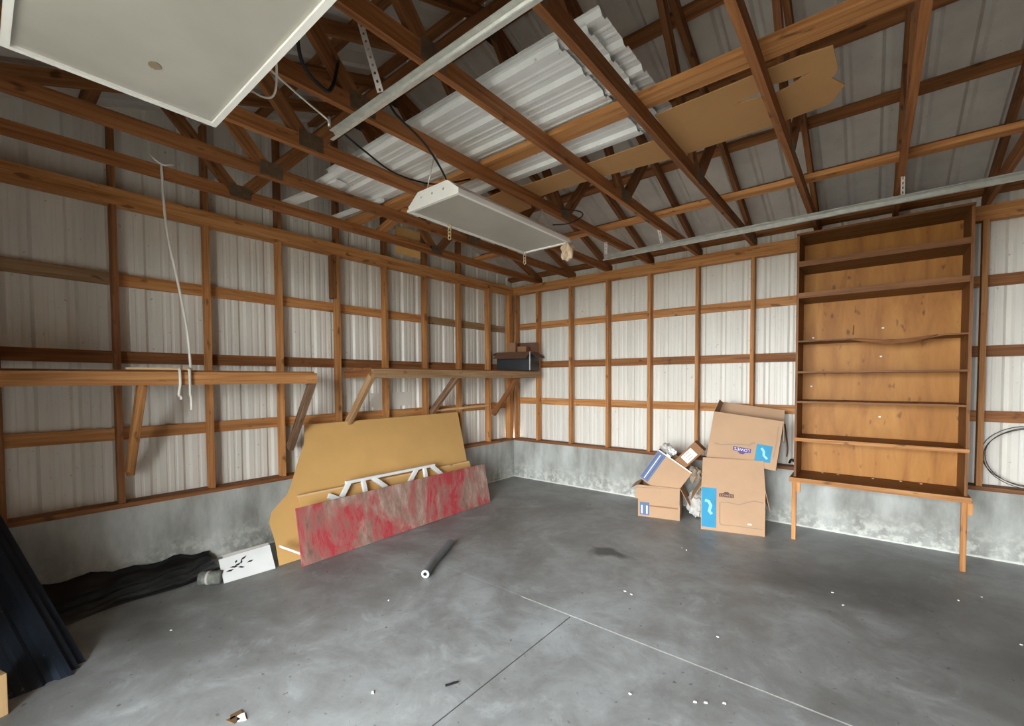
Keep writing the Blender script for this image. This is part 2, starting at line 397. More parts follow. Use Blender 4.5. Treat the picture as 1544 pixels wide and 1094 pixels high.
# ------------------------------------------------------------------ front wall, with an unseen doorway added and sized to shape the daylight
wf = tag(empty('wall_front', (3, YF, 0)), kind='structure')
for (x0, x1) in ((-.1, DOOR_X0), (DOOR_X1, LX+.1)):
    box('stem_wall', (x0, YF-.2, -.1), (x1, YF, ZC), MSTEM, wf)
    xx = x0
    while xx < x1-.05:
        w = min(.914, x1-xx); ribbed('metal_panel', (xx, YF-.13, ZC), (1, 0, 0), (0, 0, 1), (0, -1, 0), zroof(YF-.13)-ZC+.012, MBRNSTEEL, wf, w=w); xx += .914
    n_ = max(2, int((x1-x0)/.6)+1)
    for q in range(n_):
        xs = x0+.03+(x1-x0-.06)*q/(n_-1); lumber('stud', (xs, YF-.045, ZS), (xs, YF-.045, ZP), .038, .089, MW, wf, upv=(0, 1, 0))
xx = DOOR_X0
while xx < DOOR_X1-.05:
    w = min(.914, DOOR_X1-xx); ribbed('metal_panel', (xx, YF-.13, DOOR_Z), (1, 0, 0), (0, 0, 1), (0, -1, 0), zroof(YF-.13)-DOOR_Z+.012, MBRNSTEEL, wf, w=w); xx += .914
lumber('door_header', (DOOR_X0-.1, YF-.045, DOOR_Z+.1), (DOOR_X1+.1, YF-.045, DOOR_Z+.1), .089, .2, MW, wf)
lumber('top_plate', (0, YF-.043, (ZP+ZT)/2), (LX, YF-.043, (ZP+ZT)/2), .093, ZT-ZP, MW, wf)

# ------------------------------------------------------------------ roof
ce = tag(empty('ceiling', (3, YR, 3.05)), kind='structure')
for s in (1, -1):
    ya, yb = (.32, YR) if s == 1 else (YF-.32, YR)
    za, zb = (zroof(0)-SL*.32, zroof(YR)) if s == 1 else (zroof(YF)-SL*.32, zroof(YR))
    V = Vector((0, yb-ya, zb-za)); L = V.length; V.normalize(); out = Vector((0, SL*s, 1)).normalized()
    x = -.3; q = 0
    while x < LX+.2:
        ribbed('roof_panel', (x, ya, za), (1, 0, 0), V, out, L, MROOF, ce, key='roof%d' % s, MN=()); x += .914
    for y in (.06, -.60, -1.195, -1.79, -2.385, -2.95):
        yy = y if s == 1 else 2*YR-y
        zc = zr(y)+.095*RC+.019*RC
        lumber('purlin', (-.14, yy, zc), (LX+.14, yy, zc), .089, .038, MWD, ce, upv=out)
for s in (1, -1):
    V = Vector((0, s, -SL)).normalized(); lumber('ridge_cap', (-.3, YR+s*.10, zroof(YR)+.03-SL*.10), (LX+.3, YR+s*.10, zroof(YR)+.03-SL*.10), .26, .004, MROOF, ce, upv=(0, s*SL, 1))
# ------------------------------------------------------------------ trusses
ORD = ['first', 'second', 'third', 'fourth', 'fifth', 'sixth', 'seventh', 'eighth', 'ninth', 'tenth']
def make_truss(x, i):
    r = thing('roof_truss', ORD[i]+' wooden roof truss counted from the wall with the bracketed shelves', 'roof truss', (x, 0, ZT), group='roof trusses spanning the shed')
    lumber('bottom_chord', (x, .09, ZT+.0445), (x, YF-.09, ZT+.0445), .038, .089, MWC, r)
    for s in (1, -1):
        A = (x, .2, zr(0)+.0475*RC-SL*.2) if s == 1 else (x, YF-.2, zr(0)+.0475*RC-SL*.2)
        lumber('rafter', A, (x, YR, zr(YR)+.0475*RC), .038, .089, MWD, r)
        yn = YR+s*1.02; yq = YR+s*1.55
        zc = ZT+.06
        lumber('web', (x, yn, zc), (x, YR+s*.05, zr(YR)+.02), .038, .089, MWD, r)
        lumber('web', (x, yn+s*.06, zc), (x, yq+s*.03, zr(yq)+.03), .038, .089, MWD, r)
        for d in (-.0195, .0195):
            box('nail_plate', (x+d-.001, yn-.075+s*.03, ZT+.012), (x+d+.001, yn+.085+s*.03, ZT+.115), MPLATE, r)
    for d in (-.0195, .0195): box('nail_plate', (x+d-.001, YR-.10, zr(YR)-.10), (x+d+.001, YR+.10, zr(YR)+.07), MPLATE, r)
    return r
for i, x in enumerate(TX): make_truss(x, i)
# continuous braces lying on the chords
def brace(y, label):
    o = lumber('ceiling_brace', (.3, y, ZT+.089+.019), (LX-.05, y, ZT+.089+.019), .13 if y < -2 else .1, .036, MW)
    return tag(o, label, 'brace')
brace(-3.085, 'long orange board laid across the truss chords under the loose white metal sheets')
brace(-1.30, 'long board laid across the truss chords between cardboard and tall shelf unit')
ZB = ZT+.089+.038
# ------------------------------------------------------------------ loose corrugated sheets and cardboard on the chords
def loose(x0, x1, y0, dz, label, tilt=0):
    me_o = ribbed('roofing_sheet', (x0, y0, ZB+.002+dz), (0, 1, 0), (1, 0, 0), (0, 0, -1), x1-x0, MLOOSE, None, w=1.03, D=.022)
    me_o.location.z += .022; me_o.rotation_euler.y = tilt
    return tag(me_o, label, 'metal sheet', 'loose roofing sheets stacked on the truss chords')
loose(.93, 3.30, -3.735, 0, 'white ribbed metal sheet at the bottom of the stack on the chords')
loose(1.02, 3.44, -3.70, .026, 'white ribbed metal sheet second up in the stack on the chords, end slightly offset')
loose(1.10, 3.52, -3.72, .052, 'white ribbed metal sheet topmost in the stack on the chords, sticking out past the others')
def ceil_card(outer, z, holes, label, mat=MCEILCARD, name='cardboard_sheet'):
    return tag(prism(name, [(p[0]-outer[0][0], p[1]-outer[0][1]) for p in outer], .006, mat,
        frame=((outer[0][0], outer[0][1], z), (1, 0, 0), (0, 1, 0)), holes=[[(p[0]-outer[0][0], p[1]-outer[0][1]) for p in h] for h in holes]), label, 'cardboard')
ceil_card([(2.10, -2.42), (2.12, -2.68), (3.46, -2.66), (3.47, -2.93), (3.9, -2.94), (4.2, -2.95), (4.33, -2.93), (4.34, -2.72), (4.31, -2.66), (4.36, -2.55), (4.29, -2.40),
           (3.98, -2.36), (3.35, -2.35), (2.84, -2.42), (2.5, -2.43)], ZT+.089+.004,
          [[(3.86, -2.74), (3.98, -2.77), (4.06, -2.80), (4.10, -2.79), (4.2, -2.78), (4.23, -2.79), (4.12, -2.72), (4.05, -2.70), (3.95, -2.73)]],
          'torn brown cardboard sheet lying on the truss chords beside the white metal sheets')
ceil_card([(1.15, -2.62), (1.2, -2.2), (2.05, -2.25), (2.2, -2.5), (2.18, -2.70), (1.6, -2.66)], ZT+.089+.013, [], 'brown cardboard piece on the chords right above the hanging shop light')

# boards and scraps up by the gable
tag(lumber('ceiling_board', (.30, -3.72, 3.17), (1.16, -3.62, 3.17), .10, .02, MWHITE), 'flat white board across the chords in front of the gable wall', 'board')
tag(lumber('white_stick', (.38, -3.28, 3.16), (1.14, -3.22, 3.16), .035, .03, MWHITE), 'thin white stick lying on the chords close to the gable wall', 'stick')
tag(lumber('ceiling_board', (.40, -2.75, 3.16), (1.12, -2.95, 3.16), .089, .036, MW), 'short wooden board bridging the two chords next to the gable wall', 'board')
tag(box('plywood_scrap', (.44-.04, -2.55, 2.98), (.44-.028, -2.22, 3.28), MTAN), 'square tan plywood scrap fixed to the chord above the bracketed shelf', 'plywood')

# ------------------------------------------------------------------ shop lights
def shop_light(cx, cy, z, lx, ly, label, ends, chain_top):
    r = thing('shop_light', label, 'ceiling light', (cx, cy, z))
    H = .095; i = .10
    long_x = lx > ly
    a, c = lx/2, ly/2
    ia, ic = (.0, i) if long_x else (i, .0)
    v = [(-a, -c, 0), (a, -c, 0), (a, c, 0), (-a, c, 0), (-a, -c, .02), (a, -c, .02), (a, c, .02), (-a, c, .02),
         (-a+ia, -c+ic, H), (a-ia, -c+ic, H), (a-ia, c-ic, H), (-a+ia, c-ic, H)]
    f = [(0, 1, 5, 4), (1, 2, 6, 5), (2, 3, 7, 6), (3, 0, 4, 7), (4, 5, 9, 8), (5, 6, 10, 9), (6, 7, 11, 10), (7, 4, 8, 11), (8, 9, 10, 11), (3, 2, 1, 0)]
    obj('housing', mesh('housing', v, f, MENAM), r, local=True)
    e = .016
    fr = tag(prism('frame', [(-a-.006, -c-.006), (a+.006, -c-.006), (a+.006, c+.006), (-a-.006, c+.006)], .016, MENAM, r, frame=((0, 0, -.008), (1, 0, 0), (0, 1, 0)),
          holes=[[(-a+e, -c+e), (a-e, -c+e), (a-e, c-e), (-a+e, c-e)]], local=True))
    ln = box('lens', (-a+e, -c+e, -.006), (a-e, c-e, -.001), MLENS, r, local=True)
    for q in (-1, 0, 1):
        p = (q*lx*.22, -c-.001, .05) if not long_x else (-a-.001, q*ly*.22, .05)
        me = box_mesh(.012, .004, .012, MGALV) if not long_x else box_mesh(.004, .012, .012, MGALV)
        obj('knockout', me, r, p, local=True)
    for sx in (-1, 1):
        for sy in (-1, 1):
            p = Vector((sx*(a-ia-.04), sy*(c-ic-.04), H))
            q_ = min(TX, key=lambda v: abs(v-cx-p.x)); tube('chain', [p-Vector((0, 0, .004)), Vector((q_-cx, p.y, chain_top-z+.006))], .004, MGALV, r, 5, local=True)
    return r, ln
L2, _ = shop_light(2.27, -2.98, 2.735, .49, 1.29, 'narrow white box light with grey lens hanging under the white metal sheets', 0, ZT)
L1, ln1 = shop_light(2.79, -5.13, 2.745, 1.24, .63, 'wide white box light with a brown round spot on its lens', 0, ZT)
def disc(r, th, mat, n=20):
    return prism_mesh([(r*math.cos(2*math.pi*k/n)*(1+.1*math.sin(3*k)), r*.8*math.sin(2*math.pi*k/n)) for k in range(n)], th, mat)
MSPOT = plain('brown_spot', srgb(140, 124, 102), .5, var=.1, scale=20)
obj('brown_spot', disc(.024, .002, MSPOT), ln1, (2.435-2.79, -5.085+5.13, -.0075+.0035), local=True)
def links(name, p, n, label, cat, r=.012):
    root = thing(name, label, cat, p)
    for k in range(n):
        pts = [Vector((r*math.cos(a_)*(1 if k % 2 else .2), r*math.cos(a_)*(.2 if k % 2 else 1), r*1.5*math.sin(a_)-k*r*2.2)) for a_ in [2*math.pi*q/10 for q in range(10)]]
        obj('link', tube_mesh(pts, .0035, MBRASS, 5, True), root, local=True)
    return root
links('pull_chain', (2.06, -3.28, 2.708), 4, 'small brass chain dangling below the middle of the narrow light', 'chain')
links('pull_chain', (2.06, -2.37, 2.708), 4, 'small brass chain dangling from the far corner of the narrow light', 'chain')
rg = bmesh.new(); bmesh.ops.create_icosphere(rg, subdivisions=3, radius=.05)
for v in rg.verts: v.co *= 1+.45*math.sin(v.co.x*90+2)*math.sin(v.co.z*70)*math.cos(v.co.y*80); v.co.z *= 1.5
me = bpy.data.meshes.new('knotted_cloth'); rg.to_mesh(me); rg.free(); me.materials.append(plain('pinkish_cloth', srgb(206, 180, 152), .9))
kn = tag(obj('knotted_cloth', me, None, (2.50, -2.35, 2.65)), 'knotted pale cloth hanging at the far end of the narrow light', 'cloth')
tube('cord', [(2.50, -2.35, 2.68), (2.50, -2.35, 2.70), (2.50, -2.35, 2.732)], .004, MROPE, kn, 5)

# ------------------------------------------------------------------ garage door tracks
def track(y, x0, label, flip, h=.045):
    r = thing('door_track', label, 'door track', (x0, y, 2.86))
    s = flip
    prof = [(0, 0), (s*.018, 0), (s*.03, .012), (s*.03, h-.008), (s*.022, h), (s*.02, h-.003), (s*.027, h-.01), (s*.027, .014), (s*.017, .003), (0, .003)]
    vs = [(0, p[0], p[1]) for p in prof]+[(LX-x0, p[0], p[1]) for p in prof]; n = len(prof)
    fs = [(k, (k+1) % n, (k+1) % n+n, k+n) for k in range(n)]+[tuple(range(n)), tuple(range(2*n-1, n-1, -1))]
    obj('rail', mesh('rail', vs, fs, MGALV), r, local=True)
    # reinforcing angle above the rail
    box('angle', (0, -.004*s, h+.001), (LX-x0, .03*s, h+.004), MGALV, r, local=True)
    return r
def hanger(r, p0, p1, n=9, w=.03):
    p0, p1 = Vector(p0), Vector(p1); d = p1-p0; L = d.length; d.normalize()
    U = d.cross(Vector((.74, .64, 0))).normalized(); U = Vector((0.8, .6, 0)); U = (U-d*U.dot(d)).normalized()
    holes = [[(k*L/n+.05*L/n+.012*math.cos(a_)+.012, .006*math.sin(a_)) for a_ in [2*math.pi*q/8 for q in range(8)]] for k in range(n)]
    prism('hanger_strip', [(0, -w/2), (L, -w/2), (L, w/2), (0, w/2)], .002, MENAM, r, frame=(p0, d, U), holes=holes)
t1 = track(-4.30, 2.24, 'galvanised door track with a perforated hanger strip, running beside the narrow light', 1)
hanger(t1, (2.70, -4.30, 2.92), (2.42, -4.26, 3.52), 12)
hanger(t1, (3.55, -4.30, 2.92), (3.52, -4.28, 3.30), 6, .05)
tube('end_bolt', [(2.25, -4.31, 2.92), (2.25, -4.31, 2.97)], .008, MGALV, t1)
t2 = track(-1.19, 2.22, 'long galvanised double door track running high in front of the tall shelf unit', 1, .05)
box('lip', (2.22, -1.196, 2.86), (LX, -1.190, 2.870), MGALV, t2)
hanger(t2, (2.25, -1.18, 2.92), (2.25, -1.18, 3.06), 4)
hanger(t2, (2.86, -1.18, 2.92), (2.80, -1.18, 3.20), 6)
hanger(t2, (4.65, -1.18, 2.92), (4.65, -1.18, 3.06), 4)
# ------------------------------------------------------------------ cords
def cord(name, pts, r, mat, label, cat='cord'): return tag(tube(name, spline(pts), r, mat, n=6), label, cat)
cord('power_cord', [(2.40, -4.05, 3.12), (2.45, -4.02, 3.03), (2.47, -3.86, 2.95), (2.43, -3.70, 2.88), (2.38, -3.58, 2.826)], .006, MBLACK, 'black power cord running down to the near end of the narrow light')
cord('power_cord', [(2.26, -4.28, 2.93), (2.12, -4.02, 2.95), (2.02, -3.72, 2.95), (2.06, -3.42, 2.97), (2.2, -3.2, 3.04)], .006, MBLACK, 'dark cord sagging from the track end under the white metal sheets')
cord('thin_rope', [(2.25, -4.31, 2.95), (2.32, -4.55, 2.98), (2.40, -4.82, 3.03)], .005, MROPE, 'thin pale rope tied between wide light and track end')
cord('loose_cable', [(2.2, -4.78, 3.04), (2.22, -4.68, 2.94), (2.26, -4.6, 2.93), (2.36, -4.62, 3.0), (2.5, -4.7, 3.1)], .005, MROPE, 'looped pale cable hanging beside the wide light')
cord('loose_cable', [(2.55, -4.62, 3.25), (2.45, -4.55, 3.05), (2.40, -4.42, 3.0), (2.36, -4.35, 3.06), (2.3, -4.28, 3.25)], .009, MBLACK, 'black cable hanging in the dark between light and truss web')
cord('light_wire', [(2.45, -2.5, 2.84), (2.56, -2.42, 2.85), (2.62, -2.32, 2.92), (2.55, -2.24, 3.0), (2.4, -2.3, 3.04)], .005, MBLACK, 'small black wire loop over the far end of the narrow light')
# pull rope at the gable wall
rp = thing('pull_rope', 'long pale rope hanging from the chord down to the shelf end', 'rope', (.44, -4.62, 1.6))
tube('rope', spline([(.495, -4.64, 3.15), (.495, -4.62, 2.7), (.50, -4.56, 2.3), (.53, -4.52, 1.95), (.57, -4.515, 1.68)]), .009, MROPE, rp, 6)
tube('knot', spline([(.47, -4.70, 3.20), (.50, -4.67, 3.16), (.505, -4.63, 3.14), (.495, -4.57, 3.165)]), .009, MROPE, rp, 6)
for dy, zb, s in ((0, 1.36, .004), (-.06, 1.44, -.004)):
    tube('rope_tail', spline([(.575, -4.53+dy, 1.66), (.60, -4.53+dy, 1.65), (.603, -4.53+dy, 1.55), (.604, -4.535+dy+s, 1.48), (.60, -4.525+dy, 1.46), (.602, -4.525+dy, zb)]), .009, MROPE, rp, 6)

# ------------------------------------------------------------------ bracketed wall shelves
SX = .575
def shelf(y0, y1, z, label, braces, dark):
    r = thing('wall_shelf', label, 'shelf', (0, (y0+y1)/2, z))
    lumber('front_rail', (SX-.019, y0, z-.047), (SX-.019, y1, z-.047), .038, .094, dark, r)
    for k in range(3):
        lumber('shelf_board', (.10+k*.175, y0+.005, z+.007), (.10+k*.175, y1-.005, z+.007), .17, .014, MWD, r)
    for y in (y0+.02, y1-.02): lumber('end_rail', (.0, y, z-.047), (SX-.038, y, z-.047), .038, .094, MWD, r)
    for (y, zb, m, w) in braces: lumber('brace', (.02, y, zb), (SX-.06, y, z-.07), w, .075, m, r, bev=.004)
    return r
shelf(YF+.05, -3.555, 1.642, 'long wall shelf with bright front rail where the rope hangs down', [(LS[7]+.045, .86, MW, .05), (-3.565, .90, MWR, .05)], MW)
shelf(-2.965, -.06, 1.69, 'wall shelf in the corner carrying the dark flapped box', [(-2.955+.01, 1.08, MWG, .05), (LS[2]+.045, 1.14, MWR, .05), (LS[0]+.05, 1.04, MWD, .04)], MWG)
tag(lumber('thin_lath', (.545, -4.88, 1.665), (.545, -4.50, 1.665), .04, .012, MPALE), 'pale thin lath lying on the shelf beside the rope', 'lath')
tag(lumber('thin_strip', (.012, -1.74, 1.165), (.012, -.62, 1.185), .014, .028, MPALE), 'thin pale wooden strip nailed across the studs under the corner shelf', 'wood strip')

# ------------------------------------------------------------------ open cardboard boxes
def open_box(name, label, loc, rot, w, d, h, mat, flaps, th=.006, inner=None, group=None):
    """box w(x) d(y) h(z), open top; flaps = {side: (length, angle)} angle 0 = straight up, 180 = folded down outside"""
    r = thing(name, label, 'box', loc, rot, group)
    inner = inner or mat
    box('bottom', (-w/2, -d/2, 0), (w/2, d/2, th), mat, r, local=True)
    box('side', (-w/2, -d/2, th), (w/2, -d/2+th, h), mat, r, local=True)
    box('side', (-w/2, d/2-th, th), (w/2, d/2, h), mat, r, local=True)
    box('side', (-w/2, -d/2+th, th), (-w/2+th, d/2-th, h), mat, r, local=True)
    box('side', (w/2-th, -d/2+th, th), (w/2, d/2-th, h), mat, r, local=True)
    for s, (L, ang) in flaps.items():
        a_ = math.radians(ang); o = {'f': (0, -1, 0), 'b': (0, 1, 0), 'l': (-1, 0, 0), 'r': (1, 0, 0)}[s]; o = Vector(o)
        hinge = Vector((o.x*(w/2), o.y*(d/2), h)); dirv = o*math.sin(a_)+Vector((0, 0, 1))*math.cos(a_)
        ln = w if s in 'fb' else d; ax = Vector((1, 0, 0)) if s in 'fb' else Vector((0, 1, 0))
        prism('flap', [(-ln/2, 0), (ln/2, 0), (ln/2-.012, L), (-ln/2+.012, L)], th*.8, mat, r, frame=(hinge, ax, dirv), local=True)
    return r
def decal(name, r, x0, x1, z0, z1, d, mat, off=.0015, side='f', w=0):
    if side == 'f': return box(name, (x0, -d/2-off, z0), (x1, -d/2-off+.001, z1), mat, r, local=True)
    if side == 'l': return box(name, (-w/2-off, x0, z0), (-w/2-off+.001, x1, z1), mat, r, local=True)
def stroke(name, r, pts, wd, d, mat, off=.0022):
    vs, fs = [], []
    for i, p in enumerate(pts):
        a_ = Vector(pts[max(i-1, 0)]); b_ = Vector(pts[min(i+1, len(pts)-1)]); dd = (b_-a_).normalized(); nn = Vector((-dd.y, dd.x))*wd/2
        for s in (1, -1): vs.append((p[0]+nn.x*s, -d/2-off, p[1]+nn.y*s))
    for i in range(len(pts)-1): fs.append((2*i, 2*i+1, 2*i+3, 2*i+2))
    return obj(name, mesh('stroke', vs, fs, mat), r, local=True)
def letters(name, txt, r, cx, cz, size, d, mat, flip=False, off=.004):
    cu = bpy.data.curves.new('letters', 'FONT'); cu.body = txt; cu.size = size; cu.align_x = 'CENTER'; cu.align_y = 'CENTER'; cu.extrude = .0004; cu.resolution_u = 2
    to = bpy.data.objects.new('letters_tmp', cu); COL.objects.link(to); bpy.context.view_layer.update()
    me = bpy.data.meshes.new_from_object(to.evaluated_get(bpy.context.evaluated_depsgraph_get()))
    bpy.data.objects.remove(to); me.materials.clear(); me.materials.append(mat)
    return obj(name, me, r, (cx, -d/2-off, cz), (math.pi/2, math.pi if flip else 0, 0), local=True)
def badge(r, cx, cz, w, d, mat, flip):
    s = -1 if flip else 1; h = w*.30
    outl = [(-w/2, -h/2), (w/2, -h/2), (w/2, h*.35), (w*.22, h*.45), (w*.10, h*.85), (-w*.10, h*.85), (-w*.22, h*.45), (-w/2, h*.35)]
    o = prism('badge', [(p[0], p[1]*s) for p in outl], .001, mat, r, frame=((cx, -d/2-.002, cz), (1, 0, 0), (0, 0, 1)), local=True)
    letters('lettering', "LOWE'S", r, cx, cz-s*.004, w*.25, d, MPAPER if flip else MCARD, flip)
# big box on the floor
dx, dy = 3.697-3.135, .15; ra = math.atan2(dy, dx); WB, DB, HB = .585, .40, .455
fc = Vector(((3.135+3.697)/2, (-.751-.601)/2, 0)); nb = Vector((-math.sin(ra), math.cos(ra), 0))
loB = fc+nb*(DB/2)
BB = open_box('moving_box', 'large upright moving box with a bright blue panel standing on the floor', loB, (0, 0, ra), WB, DB, HB, MCARD, {'f': (.30, -18), 'r': (.2, 168), 'l': (.2, 150)})
decal('blue_panel', BB, -WB/2+.006, -WB/2+.145, .03, HB-.012, DB, MBLUE)
stroke('white_figure', BB, [(-.255, .31), (-.22, .30), (-.20, .26), (-.215, .20), (-.19, .17)], .03, DB, MGREYB)
badge(BB, -.055, HB-.075, .135, DB, MBROWNP, False)
stroke('printed_outline', BB, [(-.10, .07), (-.115, .09), (-.115, .30), (-.05, .31), (.06, .295), (.13, .325), (.20, .35), (.275, .335)], .008, DB, MGREYP)
stroke('printed_outline', BB, [(-.10, .07), (.0, .075), (.15, .072), (.275, .072)], .006, DB, MGREYP)
decal('white_sticker', BB, .14, .175, .10, .112, DB, MPAPER)
# upper box, upside down, leaning back on the first
UB = open_box('moving_box', 'upside-down moving box with purple badge tilted on top of the other one', (3.43, -.37, .665), (math.radians(-9), math.radians(7), math.radians(6)), .645, .36, .50, MCARD, {'b': (.15, -20), 'r': (.2, 172), 'l': (.14, -14)})
decal('blue_panel', UB, .125, .265, .065, .235, .36, MBLUE)
stroke('white_figure', UB, [(.17, .20), (.195, .17), (.20, .13), (.235, .10)], .022, .36, MGREYB)
badge(UB, .0, .145, .165, .36, MPURP, True)
stroke('printed_outline', UB, [(-.27, .165), (-.2, .16), (-.1, .185), (.0, .205), (.06, .205), (.075, .225), (.11, .245)], .009, .36, MGREYP)
stroke('tape_line', UB, [(.285, .44), (.292, .30), (.285, .12)], .006, .36, MGREYP)
tube('strap', spline([(.33, .17, .50), (.36, .20, .38), (.39, .2, .25), (.395, .2, .16)]), .007, MDCARD, UB, 6, local=True)
# pile left of it
ra2 = math.atan2(.107, .439); WA = .452; DA = .34; HA = .36
fa = Vector(((2.435+2.874)/2, (-.734-.627)/2, 0)); na = Vector((-math.sin(ra2), math.cos(ra2), 0))
BA = open_box('shipping_box', 'small open box with blue corner label standing on the floor', fa+na*(DA/2), (0, 0, ra2), WA, DA, HA, MCARD, {'r': (.22, 152), 'l': (.10, 120), 'b': (.1, 10)})
prism('front_flap', [(-WA/2-.02, -.03), (WA/2, 0), (WA/2-.004, -.18), (-WA/2+.10, -.17), (-WA/2-.03, -.15)], .005, MCARD, BA, frame=((0, -DA/2-.012, HA), (1, 0, 0), (0, .06, 1)), local=True)
decal('blue_label', BA, -WA/2+.02, -WA/2+.125, .02, .165, DA, MBLUEG)
for x in (-.19, -.135): decal('white_bar', BA, x, x+.016, .035, .13, DA, MPAPER, .0025)
decal('tape_strip', BA, -.10, .205, .125, .14, DA, MCARD2, .003)
# tilted box on top
TB = open_box('tilted_box', 'open box with slate blue striped side tipped over on the pile', (2.575, -.515, .325), (0, math.radians(33), math.radians(11)), .42, .30, .40, MCARD, {})
decal('striped_side', TB, -.208, -.105, .01, .385, .30, MBLUEG, .002)
for q in (-.195, -.165, -.135): decal('printed_bar', TB, q, q+.008, .03, .36, .30, MPAPER if q == -.165 else MPURP, .003)
decal('pale_rim', TB, -.208, .208, .388, .40, .30, MPAPER, .002)
sb = thing('small_box', 'small brown box with white address label sticking out of the tipped box', 'box', (2.755, -.52, .525), (0, math.radians(43), math.radians(8)))
box('carton', (-.07, -.08, 0), (.07, .08, .43), MCARD2, sb, .004, local=True)
box('address_label', (-.05, -.082, .20), (.05, -.0805, .35), MPAPER, sb, local=True)
for k in range(3): box('printed_line', (-.035+.03*k, -.0835, .23), (-.029+.03*k, -.0822, .31), MGREYP, sb, local=True)
def crumple(name, loc, r, mat, label, cat, sq=(1, 1, 1), seed=0):
    bm = bmesh.new(); bmesh.ops.create_icosphere(bm, subdivisions=3, radius=r); rnd = random.Random(seed)
    ph = [rnd.uniform(0, 6) for _ in range(6)]
    for v in bm.verts:
        c_ = v.co/r; k = 1+.22*math.sin(7*c_.x+ph[0])*math.sin(6*c_.y+ph[1])+.16*math.sin(11*c_.z+ph[2]+4*c_.x)
        v.co = Vector((c_.x*sq[0], c_.y*sq[1], c_.z*sq[2]))*r*k
    me = bpy.data.meshes.new(name); bm.to_mesh(me); bm.free(); me.materials.append(mat)
    return tag(obj(name, me, None, loc), label, cat)
crumple('crumpled_paper', (2.66, -.46, .735), .08, MBONE, 'grey crumpled packing paper in the tipped box', 'paper', seed=1)
crumple('crumpled_paper', (2.985, -.50, .52), .075, MGREYP, 'brown crumpled packing paper between the two box piles', 'paper', (1, .9, 1.1), seed=2)
crumple('plastic_bag', (2.985, -.40, .16), .115, MBONE, 'crumpled pale plastic bag on the floor between the boxes', 'bag', (.8, .7, 1.3), seed=3)
crumple('white_cup', (2.735, -.49, .735), .045, MWHITE, 'small white crumpled wrapper on the tipped box', 'wrapper', (1, .8, .8), seed=4)
wl2 = tag(lumber('white_carton', (2.70, -.60, .66), (2.75, -.60, .72), .05, .05, MWHITE), 'small white carton tucked under the rim of the tipped box', 'carton')

# dark flapped box on the corner shelf
CB = open_box('dark_box', 'dark box with brown flaps folded out in the room corner', (.365, -.34, 1.705), (0, 0, math.radians(14)), .54, .36, .27, MDARKBOX, {'f': (.16, 128), 'r': (.13, 128), 'l': (.09, 112), 'b': (.16, -5)})
for c_ in CB.children:
    if c_.name.startswith('flap'): c_.data.materials[0] = MDCARD
box('corner_strip', (.262, -.187, .0), (.276, -.180, .27), MGALV, CB, local=True)
box('inner_carton', (-.17, -.05, .12), (-.02, .03, .42), MCARD2, CB, local=True)
box('inner_carton', (.0, -.02, .12), (.14, .12, .36), MCARD2, CB, local=True)

# ------------------------------------------------------------------ tall plywood shelf unit
bx0, bx1, byf, zt = 3.915, 5.115, -.505, 2.965
BC = thing('shelf_unit', 'tall brown plywood shelf unit with empty shelves against the back wall', 'shelf unit', ((bx0+bx1)/2, -.25, 0))
obj('back_panel', box_mesh(zt-.56, bx1-bx0, .010, MPLY), BC, ((bx0+bx1)/2, -.025, (zt+.56)/2), Matrix(((0, -1, 0), (0, 0, -1), (1, 0, 0))))
for x in (bx0+.01, bx1-.01): lumber('side_panel', (x, (byf+.06)/2-.015, .60), (x, (byf+.06)/2-.015, zt), .02, abs(byf+.06)-.03, MSHELF, BC, upv=(0, 1, 0))
box('top_panel', (bx0, -.475, zt-.018), (bx1, -.02, zt), MSHELF, BC)
FY = -.47
for z, m in ((2.655, MSHELF), (2.352, MSHELF), (1.632, MSHELF), (1.345, MSHELF), (.985, MSHELF)):
    s_ = lumber('shelf', (bx0+.02, (FY-.03)/2, z), (bx1-.02, (FY-.03)/2, z), abs(FY)-.03, .018, m, BC)
    if z in (2.655, 2.352): lumber('edge_strip', (bx0+.02, FY+.009, z+.018), (bx1-.02, FY+.009, z+.018), .016, .05, MSHELF, s_)
    if z == .985: lumber('edge_strip', (bx0+.0, FY-.01, z-.004), (bx1, FY-.01, z-.004), .018, .032, MW, s_)
# sagging broken shelf
n = 24; vs, fs = [], []
for i in range(n+1):
    u = i/n; x = bx0+.02+(bx1-bx0-.04)*u
    sag = -.042*max(0, math.sin(math.pi*min(1, max(0, (u-.36)/.5))))**.8 if .36 < u < .86 else 0
    for y in (-.44, -.03):
        k = sag if y < -.2 else 0
        for dz in (0, .014): vs.append((x, y, 1.925+k+dz))
for i in range(n):
    a = 4*i; fs += [(a, a+4, a+6, a+2), (a+1, a+3, a+7, a+5), (a, a+1, a+5, a+4), (a+2, a+6, a+7, a+3)]
fs += [(0, 2, 3, 1), (4*n, 4*n+1, 4*n+3, 4*n+2)]
sag = tag(obj('shelf', mesh('shelf', vs, fs, MSHELF), BC), 'sagging splintered shelf')
obj('split_strip', mesh('split', [(4.36, -.45, 1.93), (4.60, -.46, 1.868), (4.78, -.46, 1.885), (4.92, -.45, 1.93), (4.36, -.44, 1.94), (4.60, -.452, 1.905), (4.78, -.452, 1.92), (4.92, -.44, 1.94)],
    [(0, 1, 5, 4), (1, 2, 6, 5), (2, 3, 7, 6)], MWD), sag)
lumber('bench_board', (bx0-.03, (byf-.02)/2, .597), (bx1+.015, (byf-.02)/2, .597), abs(byf)-.02, .022, MSHELF, BC)
lumber('bench_edge', (bx0-.03, byf-.010, .590), (bx1+.015, byf-.010, .590), .02, .045, MW, BC)
